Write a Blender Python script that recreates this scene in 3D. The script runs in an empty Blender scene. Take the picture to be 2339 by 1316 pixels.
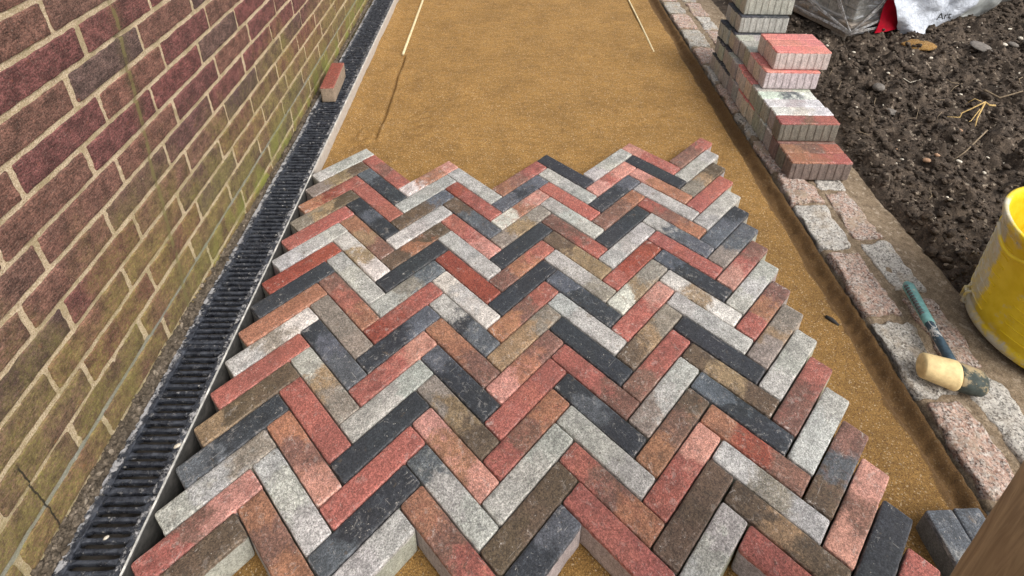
import bpy, math, random
import numpy as np
from mathutils import Matrix, Vector, Euler
rad = math.radians
C = bpy.context.scene.collection
# ------------------------------------------------------------------ camera, sky, sun
cam_d = bpy.data.cameras.new("camera")
cam_d.sensor_width = 36.0
cam_d.lens = 1323.536 / 2339 * 36.0
cam_d.shift_x = -18.58 / 2339
cam_d.shift_y = -468.4 / 2339
cam_d.clip_start = 0.01
cam_d.clip_end = 200
cam = bpy.data.objects.new("camera", cam_d)
C.objects.link(cam)
def cam_rot(rx, ry, rz):
    return (Matrix.Rotation(rz, 3, 'Z') @ Matrix.Rotation(rx, 3, 'X') @ Matrix.Rotation(ry, 3, 'Z'))
M = cam_rot(rad(60.78779987), rad(1.06345211), rad(-1.88010744)).to_4x4()
M.translation = Vector((0.61407153, -1.48247413, 1.16548195))
cam.matrix_world = M
sc = bpy.context.scene
sc.camera = cam
world = bpy.data.worlds.new("World")
sc.world = world
world.use_nodes = True
nt = world.node_tree
sky = nt.nodes.new("ShaderNodeTexSky")
sky.sky_type = 'NISHITA'
sky.sun_disc = False
SUN_EL, SUN_AZ = rad(52), rad(126)
sky.sun_elevation = SUN_EL
sky.sun_rotation = SUN_AZ
sky.air_density = 1.0
sky.dust_density = 5.0
sky.ozone_density = 0.6
bgn = nt.nodes["Background"]
hsv = nt.nodes.new("ShaderNodeHueSaturation")      # overcast: a greyer dome
hsv.inputs['Saturation'].default_value = 0.25
nt.links.new(sky.outputs[0], hsv.inputs['Color'])
nt.links.new(hsv.outputs[0], bgn.inputs[0])
bgn.inputs[1].default_value = 0.14
sun_d = bpy.data.lights.new("sun", 'SUN')
sun_d.energy = 1.3
sun_d.angle = rad(26)
sun_d.color = (1.0, 0.97, 0.93)
sun = bpy.data.objects.new("sun", sun_d)
C.objects.link(sun)
sd = Vector((math.sin(SUN_AZ) * math.cos(SUN_EL), math.cos(SUN_AZ) * math.cos(SUN_EL), math.sin(SUN_EL)))
sun.rotation_euler = sd.to_track_quat('Z', 'Y').to_euler()
sc.view_settings.view_transform = 'Standard'
sc.view_settings.look = 'None'
sc.view_settings.exposure = 0.52
sc.view_settings.gamma = 1.0

# ------------------------------------------------------------------ helpers
rng = np.random.default_rng(7)
random.seed(7)

def _hash(ix, iy, iz, seed):
    h = (ix.astype(np.int64) * 374761393 + iy.astype(np.int64) * 668265263 + iz.astype(np.int64) * 2147483647 + seed * 1274126177) & 0xffffffff
    h = ((h ^ (h >> 13)) * 1274126177) & 0xffffffff
    h = h ^ (h >> 16)
    return (h & 0xffff) / 65535.0

def vnoise(P, scale, seed=0):
    """value noise in -1..1 of points P (n,3)"""
    Q = np.asarray(P, float) * scale
    I = np.floor(Q).astype(np.int64)
    F = Q - I
    F = F * F * (3 - 2 * F)
    r = 0
    for dx in (0, 1):
        wx = F[:, 0] if dx else 1 - F[:, 0]
        for dy in (0, 1):
            wy = F[:, 1] if dy else 1 - F[:, 1]
            for dz in (0, 1):
                wz = F[:, 2] if dz else 1 - F[:, 2]
                r = r + wx * wy * wz * _hash(I[:, 0] + dx, I[:, 1] + dy, I[:, 2] + dz, seed)
    return r * 2 - 1

def fbm(P, scale, oct=4, seed=0, gain=0.5):
    r = 0; a = 1; t = 0
    for o in range(oct):
        r = r + a * vnoise(P, scale * 2 ** o, seed + o * 17)
        t += a; a *= gain
    return r / t

def mesh_np(name, V, F, mats=(), smooth=True, attrs=None):
    me = bpy.data.meshes.new(name)
    V = np.asarray(V, np.float32)
    if isinstance(F, np.ndarray):
        n = F.shape[1]
        me.vertices.add(len(V)); me.vertices.foreach_set('co', V.ravel())
        me.loops.add(F.size); me.loops.foreach_set('vertex_index', F.ravel().astype(np.int32))
        me.polygons.add(len(F))
        me.polygons.foreach_set('loop_start', np.arange(0, F.size, n, dtype=np.int32))
        me.update(calc_edges=True)
    else:
        me.from_pydata(V.tolist(), [], F)
    if attrs:
        for k, a in attrs.items():
            at = me.attributes.new(k, 'FLOAT', 'POINT')
            at.data.foreach_set('value', np.asarray(a, np.float32))
    me.polygons.foreach_set('use_smooth', np.full(len(me.polygons), smooth))
    for m in mats: me.materials.append(m)
    me.validate()
    return me

def link(name, me, parent=None, loc=(0, 0, 0), rot=(0, 0, 0)):
    o = bpy.data.objects.new(name, me)
    C.objects.link(o)
    o.location = loc; o.rotation_euler = rot
    if parent: o.parent = parent
    return o

def tag(o, label, cat, group=None, kind=None):
    if label: o['label'] = label
    if cat: o['category'] = cat
    if group: o['group'] = group
    if kind: o['kind'] = kind
    return o

def empty(name, loc=(0, 0, 0), rot=(0, 0, 0)):
    o = bpy.data.objects.new(name, None); C.objects.link(o)
    o.location = loc; o.rotation_euler = rot
    o.empty_display_size = 0.05
    return o

_rb = {}
def rbox(sx, sy, sz, n=(12, 4, 4), r=0.004):
    """rounded box centred on 0: verts, quads"""
    key = n
    if key not in _rb:
        idx = {}; V = []; F = []
        def vid(i, j, k):
            t = (i, j, k)
            if t not in idx:
                idx[t] = len(V); V.append(t)
            return idx[t]
        nx, ny, nz = n
        for i in range(nx):
            for j in range(ny):
                F.append((vid(i, j, 0), vid(i, j + 1, 0), vid(i + 1, j + 1, 0), vid(i + 1, j, 0)))
                F.append((vid(i, j, nz), vid(i + 1, j, nz), vid(i + 1, j + 1, nz), vid(i, j + 1, nz)))
        for i in range(nx):
            for k in range(nz):
                F.append((vid(i, 0, k), vid(i + 1, 0, k), vid(i + 1, 0, k + 1), vid(i, 0, k + 1)))
                F.append((vid(i, ny, k), vid(i, ny, k + 1), vid(i + 1, ny, k + 1), vid(i + 1, ny, k)))
        for j in range(ny):
            for k in range(nz):
                F.append((vid(0, j, k), vid(0, j, k + 1), vid(0, j + 1, k + 1), vid(0, j + 1, k)))
                F.append((vid(nx, j, k), vid(nx, j + 1, k), vid(nx, j + 1, k + 1), vid(nx, j, k + 1)))
        _rb[key] = (np.array(V, float), np.array(F, np.int32))
    G, F = _rb[key]
    s = np.array([sx, sy, sz]); nn = np.array(n, float)
    # grid lines gathered near the edges so the rounding has vertices to work with
    T = G / nn
    P = np.empty_like(T)
    for a in range(3):
        h = s[a] / 2
        inner = h - r
        m = n[a]
        u = [-h, -h + r * 0.35] + list(np.linspace(-inner, inner, m - 3)) + [h - r * 0.35, h] if m >= 5 else list(np.linspace(-h, h, m + 1))
        P[:, a] = np.array(u)[G[:, a].astype(int)]
    Q = np.clip(P, -(s / 2 - r), s / 2 - r)
    D = P - Q
    L = np.linalg.norm(D, axis=1)
    on = L > 1e-9
    P[on] = Q[on] + D[on] / L[on, None] * r
    return P, F.copy()

class Geo:
    def __init__(s): s.V = []; s.F = []; s.n = 0; s.A = {}
    def add(s, V, F, **at):
        V = np.asarray(V, float); s.V.append(V); s.F.append(np.asarray(F, np.int32) + s.n); s.n += len(V)
        for k, a in at.items():
            s.A.setdefault(k, []).append(np.full(len(V), a) if np.isscalar(a) else np.asarray(a))
        return s
    def box(s, x0, x1, y0, y1, z0, z1, r=0.001, n=(5, 5, 5), **at):
        V, F = rbox(x1 - x0, y1 - y0, z1 - z0, n, r)
        return s.add(V + [(x0 + x1) / 2, (y0 + y1) / 2, (z0 + z1) / 2], F, **at)
    def tube(s, pts, rad_, seg=10, cap=True, **at):
        pts = [Vector(p) for p in pts]
        if np.isscalar(rad_): rad_ = [rad_] * len(pts)
        V = []; F = []
        for i, p in enumerate(pts):
            d = (pts[min(i + 1, len(pts) - 1)] - pts[max(i - 1, 0)]).normalized()
            a = d.orthogonal().normalized() if i == 0 else (a - d * a.dot(d)).normalized()
            b = d.cross(a)
            for k in range(seg):
                t = 2 * math.pi * k / seg
                V.append(p + (a * math.cos(t) + b * math.sin(t)) * rad_[i])
        for i in range(len(pts) - 1):
            for k in range(seg):
                k2 = (k + 1) % seg
                F.append((i * seg + k, i * seg + k2, (i + 1) * seg + k2, (i + 1) * seg + k))
        if cap:
            for i in (0, len(pts) - 1):
                c = len(V); V.append(pts[i])
                for k in range(seg):
                    k2 = (k + 1) % seg
                    # degenerate quads are avoided: pair the fan
                    if k % 2 == 0:
                        k3 = (k + 2) % seg
                        q = (c, i * seg + k, i * seg + k2, i * seg + k3)
                        F.append(q if i else q[::-1])
        return s.add([tuple(v) for v in V], F, **at)
    def lathe(s, prof, seg=32, **at):
        V = []; F = []
        for (r, z) in prof:
            for k in range(seg):
                t = 2 * math.pi * k / seg
                V.append((r * math.cos(t), r * math.sin(t), z))
        for i in range(len(prof) - 1):
            for k in range(seg):
                k2 = (k + 1) % seg
                F.append((i * seg + k, i * seg + k2, (i + 1) * seg + k2, (i + 1) * seg + k))
        return s.add(V, F, **at)
    def mesh(s, name, mats, smooth=True):
        A = {k: np.concatenate(a) for k, a in s.A.items()}
        return mesh_np(name, np.concatenate(s.V), np.concatenate(s.F), mats, smooth, A or None)

# ------------------------------------------------------------------ node helper
class NT:
    def __init__(s, name, rough=0.85):
        s.m = bpy.data.materials.new(name); s.m.use_nodes = True
        s.t = s.m.node_tree; s.N = s.t.nodes; s.L = s.t.links
        s.bsdf = s.N['Principled BSDF']; s.bsdf.inputs['Roughness'].default_value = rough
        s.bsdf.inputs['Specular IOR Level'].default_value = 0.35
    def new(s, typ, **kw):
        n = s.N.new(typ)
        for k, v in kw.items(): setattr(n, k, v)
        return n
    def put(s, sock, v):
        if isinstance(v, bpy.types.NodeSocket): s.L.new(v, sock)
        elif v is not None:
            if sock.type == 'RGBA' and len(v) == 3: v = (*v, 1)
            sock.default_value = v
    def coord(s, kind='Object'):
        return s.new('ShaderNodeTexCoord').outputs[kind]
    def seed(s, vec, k=30.0):
        oi = s.new('ShaderNodeObjectInfo')
        mul = s.new('ShaderNodeVectorMath', operation='SCALE'); s.L.new(oi.outputs['Random'], mul.inputs['Scale'])
        mul.inputs[0].default_value = (k, k * 1.7, k * .6)
        ad = s.new('ShaderNodeVectorMath', operation='ADD'); s.L.new(vec, ad.inputs[0]); s.L.new(mul.outputs[0], ad.inputs[1])
        return ad.outputs[0]
    def mapping(s, vec, scale=(1, 1, 1), rot=(0, 0, 0), loc=(0, 0, 0)):
        n = s.new('ShaderNodeMapping'); s.L.new(vec, n.inputs[0])
        n.inputs['Scale'].default_value = scale; n.inputs['Rotation'].default_value = rot; n.inputs['Location'].default_value = loc
        return n.outputs[0]
    def noise(s, vec, scale, detail=4, rough=.55, dist=0, out='Fac'):
        n = s.new('ShaderNodeTexNoise'); s.L.new(vec, n.inputs['Vector'])
        n.inputs['Scale'].default_value = scale; n.inputs['Detail'].default_value = detail
        n.inputs['Roughness'].default_value = rough; n.inputs['Distortion'].default_value = dist
        return n.outputs[out]
    def vor(s, vec, scale, out='Distance', feature='F1', rand=1):
        n = s.new('ShaderNodeTexVoronoi', feature=feature); s.L.new(vec, n.inputs['Vector'])
        n.inputs['Scale'].default_value = scale; n.inputs['Randomness'].default_value = rand
        return n.outputs[out]
    def ramp(s, fac, stops, interp='LINEAR'):
        n = s.new('ShaderNodeValToRGB'); s.L.new(fac, n.inputs[0]); cr = n.color_ramp; cr.interpolation = interp
        while len(cr.elements) < len(stops): cr.elements.new(0.5)
        for e, (p, c) in zip(cr.elements, stops):
            e.position = p; e.color = (c, c, c, 1) if np.isscalar(c) else (*c[:3], 1)
        return n.outputs[0]
    def rng(s, v, a, b, c=0., d=1.):
        n = s.new('ShaderNodeMapRange'); n.interpolation_type = 'SMOOTHSTEP'; s.L.new(v, n.inputs[0])
        for i, x in enumerate((a, b, c, d)): n.inputs[i + 1].default_value = x
        return n.outputs[0]
    def math(s, op, a, b=None, c=None, clamp=False):
        n = s.new('ShaderNodeMath', operation=op); n.use_clamp = clamp
        s.put(n.inputs[0], a); s.put(n.inputs[1], b)
        if c is not None: s.put(n.inputs[2], c)
        return n.outputs[0]
    def mix(s, fac, a, b, mode='MIX'):
        n = s.new('ShaderNodeMix', data_type='RGBA', blend_type=mode)
        s.put(n.inputs[0], fac); s.put(n.inputs[6], a); s.put(n.inputs[7], b)
        return n.outputs[2]
    def attr(s, name, typ='OBJECT', out='Color'):
        n = s.new('ShaderNodeAttribute', attribute_type=typ, attribute_name=name); return n.outputs[out]
    def sep(s, v):
        n = s.new('ShaderNodeSeparateXYZ'); s.L.new(v, n.inputs[0]); return n.outputs
    def col(s, c): s.put(s.bsdf.inputs['Base Color'], c)
    def rough(s, c): s.put(s.bsdf.inputs['Roughness'], c)
    def bump(s, h, dist=0.001, strength=1.0, prev=None):
        n = s.new('ShaderNodeBump'); s.L.new(h, n.inputs['Height']); n.inputs['Distance'].default_value = dist
        n.inputs['Strength'].default_value = strength
        if prev: s.L.new(prev, n.inputs['Normal'])
        s.L.new(n.outputs[0], s.bsdf.inputs['Normal'])
        return n.outputs[0]

def sc3(c, k): return tuple(x * k for x in c)

# ------------------------------------------------------------------ materials
def paver_material():
    n = NT('paver_concrete', 0.82)
    P = n.coord(); S = n.seed(P)
    x, y, z = n.sep(P)[0:3]
    warp = n.noise(n.mapping(S, (1, 1, 1)), 22, 4, .65, .4)
    t = n.math('ADD', n.math('MULTIPLY', x, 5.0), n.math('MULTIPLY_ADD', warp, 0.95, 0.03))     # 0..1 along the block
    c = n.mix(n.rng(t, .27, .42), n.attr('c0'), n.attr('c1'))
    c = n.mix(n.rng(t, .56, .74), c, n.attr('c2'))
    fl = n.noise(S, 70, 5, .75)
    c = n.mix(n.math('MULTIPLY', n.rng(fl, .50, .66), .38), c, n.attr('c0'))
    c = n.mix(n.math('MULTIPLY', n.rng(fl, .50, .34), .38), c, n.attr('c2'))
    # cloudy mottling, grain, pores
    cloud = n.noise(S, 38, 5, .65)
    grain = n.noise(S, 420, 3, .75)
    grain2 = n.noise(S, 1100, 2, .6)
    var = n.attr('mott', out='Fac')
    lo = n.math('SUBTRACT', 1.0, n.math('MULTIPLY', var, 0.55)); hi = n.math('ADD', 1.0, n.math('MULTIPLY', var, 0.35))
    mr = n.new('ShaderNodeMapRange'); n.L.new(cloud, mr.inputs[0]); mr.inputs[1].default_value = .33; mr.inputs[2].default_value = .67
    n.L.new(lo, mr.inputs[3]); n.L.new(hi, mr.inputs[4])
    mul = n.new('ShaderNodeVectorMath', operation='SCALE'); n.L.new(c, mul.inputs[0]); n.L.new(mr.outputs[0], mul.inputs['Scale'])
    c = mul.outputs[0]
    g = n.math('MULTIPLY', n.rng(grain, .34, .66, .60, 1.40), n.rng(grain2, .35, .65, .78, 1.22))
    mul = n.new('ShaderNodeVectorMath', operation='SCALE'); n.L.new(c, mul.inputs[0]); n.L.new(g, mul.inputs['Scale'])
    c = mul.outputs[0]
    ag = n.sep(n.vor(S, 330, 'Color'))[0]
    mul = n.new('ShaderNodeVectorMath', operation='SCALE'); n.L.new(c, mul.inputs[0]); n.L.new(n.rng(ag, 0, 1, .78, 1.24), mul.inputs['Scale'])
    c = mul.outputs[0]
    # dark pores in the grey mixes, pale specks everywhere
    pore = n.rng(n.noise(S, 210, 3, .7), .30, .40, 1, 0)
    c = n.mix(n.math('MULTIPLY', pore, n.math('MULTIPLY', var, .8)), c, (.07, .07, .065))
    speck = n.rng(n.vor(S, 160), .10, .17, 1, 0)
    sel = n.rng(n.noise(S, 60, 2), .56, .62)
    c = n.mix(n.math('MULTIPLY', n.math('MULTIPLY', speck, sel), .55), c, (.62, .56, .48))
    # efflorescence bloom and scratches
    eff = n.attr('eff', out='Fac')
    bl = n.rng(n.noise(S, 60, 6, .8, .6), .56, .63)
    ed = n.rng(n.math('ABSOLUTE', x), .082, .103, .35, 1.0)
    c = n.mix(n.math('MULTIPLY', n.math('MULTIPLY', bl, eff), ed), c, (.60, .55, .50))
    scr = n.rng(n.noise(n.mapping(S, (20, 240, 30), (0, 0, .6)), 1.0, 3, .5, .3), .70, .73)
    c = n.mix(n.math('MULTIPLY', scr, .22), c, (.55, .51, .46))
    scr2 = n.rng(n.noise(n.mapping(S, (260, 22, 30), (0, 0, .35)), 1.0, 3, .5, .3), .71, .74)
    c = n.mix(n.math('MULTIPLY', scr2, .18), c, (.55, .51, .46))
    # arrises rubbed pale
    ax = n.rng(n.math('ABSOLUTE', x), .0970, .1008); ay = n.rng(n.math('ABSOLUTE', y), .0212, .0243)
    edg = n.math('MULTIPLY', n.math('MAXIMUM', ax, ay), n.rng(n.noise(S, 130, 4, .7), .40, .60))
    mul = n.new('ShaderNodeVectorMath', operation='SCALE'); n.L.new(c, mul.inputs[0]); n.L.new(n.math('MULTIPLY_ADD', edg, .55, 1.0), mul.inputs['Scale'])
    c = n.mix(n.math('MULTIPLY', edg, .10), mul.outputs[0], (.56, .50, .45))
    # mud spots
    mud = n.rng(n.noise(S, 30, 5, .7), .655, .685)
    c = n.mix(n.math('MULTIPLY', mud, .50), c, (.10, .07, .045))
    mud2 = n.rng(n.noise(S, 75, 3, .6), .68, .70)
    c = n.mix(n.math('MULTIPLY', mud2, .60), c, (.075, .058, .042))
    scf = n.math('MULTIPLY', n.rng(n.noise(S, 95, 5, .8, .8), .640, .665), n.rng(n.noise(S, 18, 3), .46, .56))
    c = n.mix(n.math('MULTIPLY', scf, .65), c, (.60, .56, .51))
    # the facing mix is only the top few millimetres; below is the backing concrete
    fd = n.attr('facing', out='Fac')
    zz = n.math('ADD', z, n.math('MULTIPLY', fd, n.math('ADD', n.noise(S, 60, 4), .5)))
    side = n.rng(zz, -.0012, .0012, 1, 0)
    bc = n.attr('body')
    bs = n.noise(n.mapping(S, (110, 110, 34)), 1.0, 4, .7)
    bsp = n.noise(S, 330, 4, .8)
    f = n.math('MULTIPLY', n.rng(bs, .3, .7, .78, 1.18), n.rng(bsp, .35, .65, .62, 1.34))
    mul = n.new('ShaderNodeVectorMath', operation='SCALE'); n.L.new(bc, mul.inputs[0]); n.L.new(f, mul.inputs['Scale'])
    c = n.mix(side, c, mul.outputs[0])
    n.col(c)
    n.rough(n.rng(cloud, .3, .7, .70, .92))
    h = n.math('ADD', n.math('MULTIPLY', grain, .6), n.math('MULTIPLY', n.noise(S, 140, 4, .6), .5))
    h = n.math('SUBTRACT', h, n.math('MULTIPLY', pore, .35))
    n.bump(h, .0012, .9)
    return n.m

def granite_material():
    n = NT('granite', 0.8)
    P = n.coord(); S = n.seed(P)
    v = n.vor(S, 240, 'Color')
    vs = n.sep(v)[0]
    base = n.attr('c0')
    c = n.ramp(vs, [(0, (.035, .032, .03)), (.13, (.10, .095, .085)), (.22, (.33, .31, .28)), (.5, (.50, .47, .42)), (.78, (.26, .24, .21)), (.9, (.60, .58, .53))], 'CONSTANT')
    big = n.noise(S, 90, 3, .7)
    c = n.mix(n.rng(big, .42, .58, .65, .2), c, base)
    c = n.mix(n.rng(n.noise(S, 230, 4, .8), .53, .62, 0, .9), c, (.05, .042, .038))
    # mud and mortar film, mostly in patches
    mudm = n.rng(n.noise(S, 18, 5, .65), .50, .66)
    c = n.mix(n.math('MULTIPLY', mudm, n.attr('mud', out='Fac')), c, (.34, .265, .18))
    z = n.sep(P)[2]
    stain = n.rng(n.math('ADD', z, n.math('MULTIPLY', n.noise(S, 40, 4), .02)), -.022, .002, .75, 0)
    c = n.mix(stain, c, (.16, .10, .055))
    n.col(c)
    h = n.math('ADD', n.noise(S, 60, 6, .7), n.math('MULTIPLY', n.noise(S, 300, 3, .6), .35))
    n.bump(h, .006, .9)
    return n.m

def brick_material():
    n = NT('weathered_brick', 0.9)
    P = n.coord()
    x, y, z = n.sep(P)[0:3]
    r = n.attr('rnd', 'GEOMETRY', 'Fac')
    isb = n.attr('brick', 'GEOMETRY', 'Fac')
    col = n.ramp(r, [(0, (.095, .056, .052)), (.2, (.140, .058, .052)), (.42, (.165, .060, .054)), (.6, (.14, .078, .062)), (.75, (.185, .088, .064)), (.9, (.16, .084, .062)), (1, (.10, .068, .060))])
    cl = n.noise(P, 28, 5, .7)
    gr = n.noise(n.mapping(P, (1, 1, 1)), 330, 4, .75)
    drag = n.noise(n.mapping(P, (60, 60, 330), (0.0, 0, 0)), 1.0, 3, .6)
    f = n.math('MULTIPLY', n.rng(cl, .3, .7, .55, 1.5), n.math('MULTIPLY', n.rng(gr, .34, .66, .42, 1.62), n.rng(drag, .35, .65, .72, 1.28)))
    mul = n.new('ShaderNodeVectorMath', operation='SCALE'); n.L.new(col, mul.inputs[0]); n.L.new(f, mul.inputs['Scale'])
    brick = n.mix(n.rng(n.noise(P, 45, 5, .75), .60, .72, 0, .6), mul.outputs[0], (.30, .10, .055))
    brick = n.mix(n.rng(n.noise(P, 150, 4, .7), .62, .72, 0, .35), brick, (.33, .27, .22))
    brick = n.mix(n.rng(n.noise(P, 480, 3, .7), .57, .68, 0, .55), brick, (.40, .31, .25))
    brick = n.mix(n.rng(n.noise(P, 520, 3, .7), .43, .33, 0, .6), brick, (.03, .018, .016))
    mg = n.noise(P, 420, 4, .75)
    mort = n.ramp(mg, [(.32, (.16, .105, .055)), (.43, (.48, .36, .22)), (.53, (.66, .53, .36)), (.66, (.82, .71, .53))])
    mort = n.mix(n.rng(n.noise(P, 16, 5, .7), .45, .62, 0, .55), mort, (.30, .24, .115))
    gz = n.rng(n.math('ABSOLUTE', n.math('SUBTRACT', z, .0885)), .006, .008, 1, 0)
    mort = n.mix(n.math('MULTIPLY', gz, .85), mort, n.ramp(mg, [(.3, (.17, .18, .16)), (.7, (.36, .38, .34))]))
    c = n.mix(isb, mort, brick)
    # algae: grows towards the ground, in vertical runs
    nA = n.noise(n.mapping(P, (1, 1, .45)), 5.5, 5, .6, .3)
    nB = n.noise(P, 30, 5, .7)
    hgt = n.rng(z, .05, .60, 1, 0)
    far = n.rng(y, -.2, 1.1, 0, .25)
    a = n.math('ADD', n.math('MULTIPLY', nA, 1.1), n.math('MULTIPLY', nB, .55))
    a = n.math('ADD', a, n.math('MULTIPLY', hgt, .74))
    am = n.rng(a, .97, 1.50)
    spec = n.rng(n.noise(P, 260, 4, .75), .38, .62, .45, 1)
    am = n.math('MULTIPLY', am, spec)
    am = n.math('MULTIPLY', am, n.rng(n.noise(P, 14, 5, .7), .38, .56, .35, 1))
    alg = n.ramp(n.noise(P, 95, 6, .8), [(.28, (.09, .072, .025)), (.44, (.22, .195, .05)), (.56, (.34, .31, .075)), (.7, (.54, .50, .17))])
    algm = n.mix(.58, alg, mort)
    c = n.mix(n.math('MULTIPLY', am, .62), c, n.mix(isb, algm, alg))
    # bright moss low on the far part
    ms = n.math('MULTIPLY', n.rng(z, .0, .16, 1, 0), n.rng(n.noise(n.mapping(P, (1, 1, .6)), 9, 4, .6), .46, .62))
    c = n.mix(n.math('MULTIPLY', ms, n.rng(y, -.7, -.1, .15, .75)), c, (.22, .24, .045))
    # a dribble stain down the wall and its hairline crack
    dx = n.math('ABSOLUTE', n.math('ADD', n.math('SUBTRACT', y, n.math('MULTIPLY', z, .13)), n.math('MULTIPLY_ADD', n.noise(n.mapping(P, (0, 0, 1)), 9, 3), .03, .514)))
    run = n.math('MULTIPLY', n.rng(dx, .003, .007, 1, 0), n.rng(n.noise(P, 30, 3), .36, .5))
    c = n.mix(n.math('MULTIPLY', run, .75), c, (.23, .20, .075))
    wide = n.math('MULTIPLY', n.rng(dx, .004, .030, 1, 0), .25)
    c = n.mix(wide, c, (.10, .085, .035))
    # black growth near the hole and in streaks
    st = n.rng(n.noise(n.mapping(P, (1, 26, 1.6)), 1.0, 4, .6), .62, .72)
    c = n.mix(n.math('MULTIPLY', st, .15), c, (.05, .042, .025))
    ck = n.math('ABSOLUTE', n.math('SUBTRACT', y, n.math('MULTIPLY_ADD', n.noise(P, 30, 3), .012, -.983)))
    ck = n.math('MULTIPLY', n.rng(ck, .0008, .0022, 1, 0), n.rng(z, .20, .21, 1, 0))
    c = n.mix(n.math('MULTIPLY', ck, .9), c, (.02, .018, .012))
    n.col(c)
    h = n.math('ADD', n.math('MULTIPLY', gr, .55), n.math('MULTIPLY', drag, .35))
    h = n.math('ADD', h, n.math('MULTIPLY', n.noise(P, 90, 4), .5))
    n.bump(h, .0045, 1)
    return n.m

def sand_material():
    n = NT('sharp_sand', 0.95)
    P = n.coord()
    x, y, z = n.sep(P)[0:3]
    g1 = n.noise(P, 330, 4, .8)
    g2 = n.noise(P, 800, 3, .7)
    c = n.ramp(g1, [(.28, (.070, .033, .011)), (.42, (.225, .118, .034)), (.53, (.325, .182, .053)), (.65, (.43, .262, .092)), (.78, (.58, .41, .20))])
    f = n.math('MULTIPLY', n.rng(g2, .36, .64, .52, 1.52), n.rng(n.noise(P, 7, 5, .6), .3, .7, .86, 1.12))
    f = n.math('MULTIPLY', f, n.rng(n.noise(n.mapping(P, (1, 2.6, 1)), 26, 4, .6), .3, .7, .86, 1.10))
    mul = n.new('ShaderNodeVectorMath', operation='SCALE'); n.L.new(c, mul.inputs[0]); n.L.new(f, mul.inputs['Scale'])
    c = mul.outputs[0]
    cell = n.vor(P, 420, 'Color')
    c = n.mix(n.math('MULTIPLY', n.rng(n.sep(cell)[0], .95, .96), .7), c, (.60, .47, .30))
    c = n.mix(n.math('MULTIPLY', n.rng(n.sep(cell)[1], .90, .93), .6), c, (.10, .05, .025))
    # damp along the kerb and where it was dug; plus a darker tone towards the near right
    dw = n.math('ADD', x, n.math('MULTIPLY', n.noise(P, 12, 4), .05))
    damp = n.rng(dw, 1.482, 1.492)
    near = n.math('MULTIPLY', n.rng(y, .5, -.9, 0, .28), n.rng(x, 1.2, 1.4))
    damp = n.math('MAXIMUM', damp, near)
    d2 = n.math('MULTIPLY', n.rng(n.noise(n.mapping(P, (1, 1.8, 1)), 15, 6, .75), .60, .70), .5)
    c = n.mix(n.math('MAXIMUM', n.math('MULTIPLY', damp, .78), n.math('MULTIPLY', d2, .6)), c, (.085, .045, .018))
    n.col(c)
    h = n.math('ADD', n.math('MULTIPLY', g1, .7), n.math('MULTIPLY', n.noise(P, 120, 4, .6), .5))
    n.bump(h, .0060, 1)
    return n.m

def earth_material(name, c0, c1, c2, sc=1.0, rough=.95, bump=.006):
    n = NT(name, rough)
    P = n.coord()
    a = n.noise(P, 45 * sc, 6, .75)
    b = n.noise(P, 320 * sc, 3, .7)
    c = n.ramp(a, [(.28, c0), (.5, c1), (.72, c2)])
    mul = n.new('ShaderNodeVectorMath', operation='SCALE'); n.L.new(c, mul.inputs[0]); n.L.new(n.rng(b, .3, .7, .6, 1.4), mul.inputs['Scale'])
    c = mul.outputs[0]
    cell = n.vor(P, 120, 'Color')
    c = n.mix(n.math('MULTIPLY', n.rng(n.sep(cell)[0], .965, .975), .6), c, (.40, .33, .25))
    n.col(c)
    h = n.math('ADD', n.math('MULTIPLY', a, .7), n.math('MULTIPLY', n.noise(P, 150 * sc, 4, .7), .5))
    n.bump(h, bump, 1)
    return n.m

def iron_material():
    n = NT('cast_iron', 0.30)
    P = n.coord(); S = n.seed(P)
    x, y, z = n.sep(P)[0:3]
    a = n.noise(S, 60, 5, .7)
    c = n.ramp(a, [(.3, (.012, .013, .017)), (.52, (.030, .034, .044)), (.68, (.075, .082, .098)), (.8, (.16, .165, .175))])
    # cement splashes, thick on the wall side
    sp = n.math('ADD', n.noise(S, 75, 6, .75), n.rng(x, -.108, -.096, .15, 0))
    sp = n.math('ADD', sp, n.rng(x, -.022, -.012, 0, .09))
    m = n.rng(sp, .57, .67)
    c = n.mix(n.math('MULTIPLY', m, .8), c, (.44, .43, .43))
    sp2 = n.rng(n.vor(S, 55), .10, .17, 1, 0)
    c = n.mix(n.math('MULTIPLY', n.math('MULTIPLY', sp2, n.rng(n.noise(S, 20, 3), .52, .6)), .8), c, (.50, .47, .42))
    n.col(c)
    n.rough(n.math('MAXIMUM', n.rng(a, .3, .7, .18, .45), n.math('MULTIPLY', m, .9)))
    n.bump(n.math('ADD', n.noise(S, 110, 5, .7), n.math('MULTIPLY', m, .6)), .0035, 1)
    return n.m

def plain(name, col, rough=.7, nsc=80, amt=.25, bump=.0008, spec=.35, second=None, thr=(.55, .68)):
    n = NT(name, rough)
    n.bsdf.inputs['Specular IOR Level'].default_value = spec
    P = n.coord()
    a = n.noise(P, nsc, 5, .65)
    mul = n.new('ShaderNodeVectorMath', operation='SCALE'); mul.inputs[0].default_value = col
    n.L.new(n.rng(a, .3, .7, 1 - amt, 1 + amt), mul.inputs['Scale'])
    c = mul.outputs[0]
    if second:
        c = n.mix(n.rng(n.noise(P, nsc * .35, 6, .7), *thr), c, second)
    n.col(c); n.bump(a, bump, 1)
    return n.m

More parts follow.
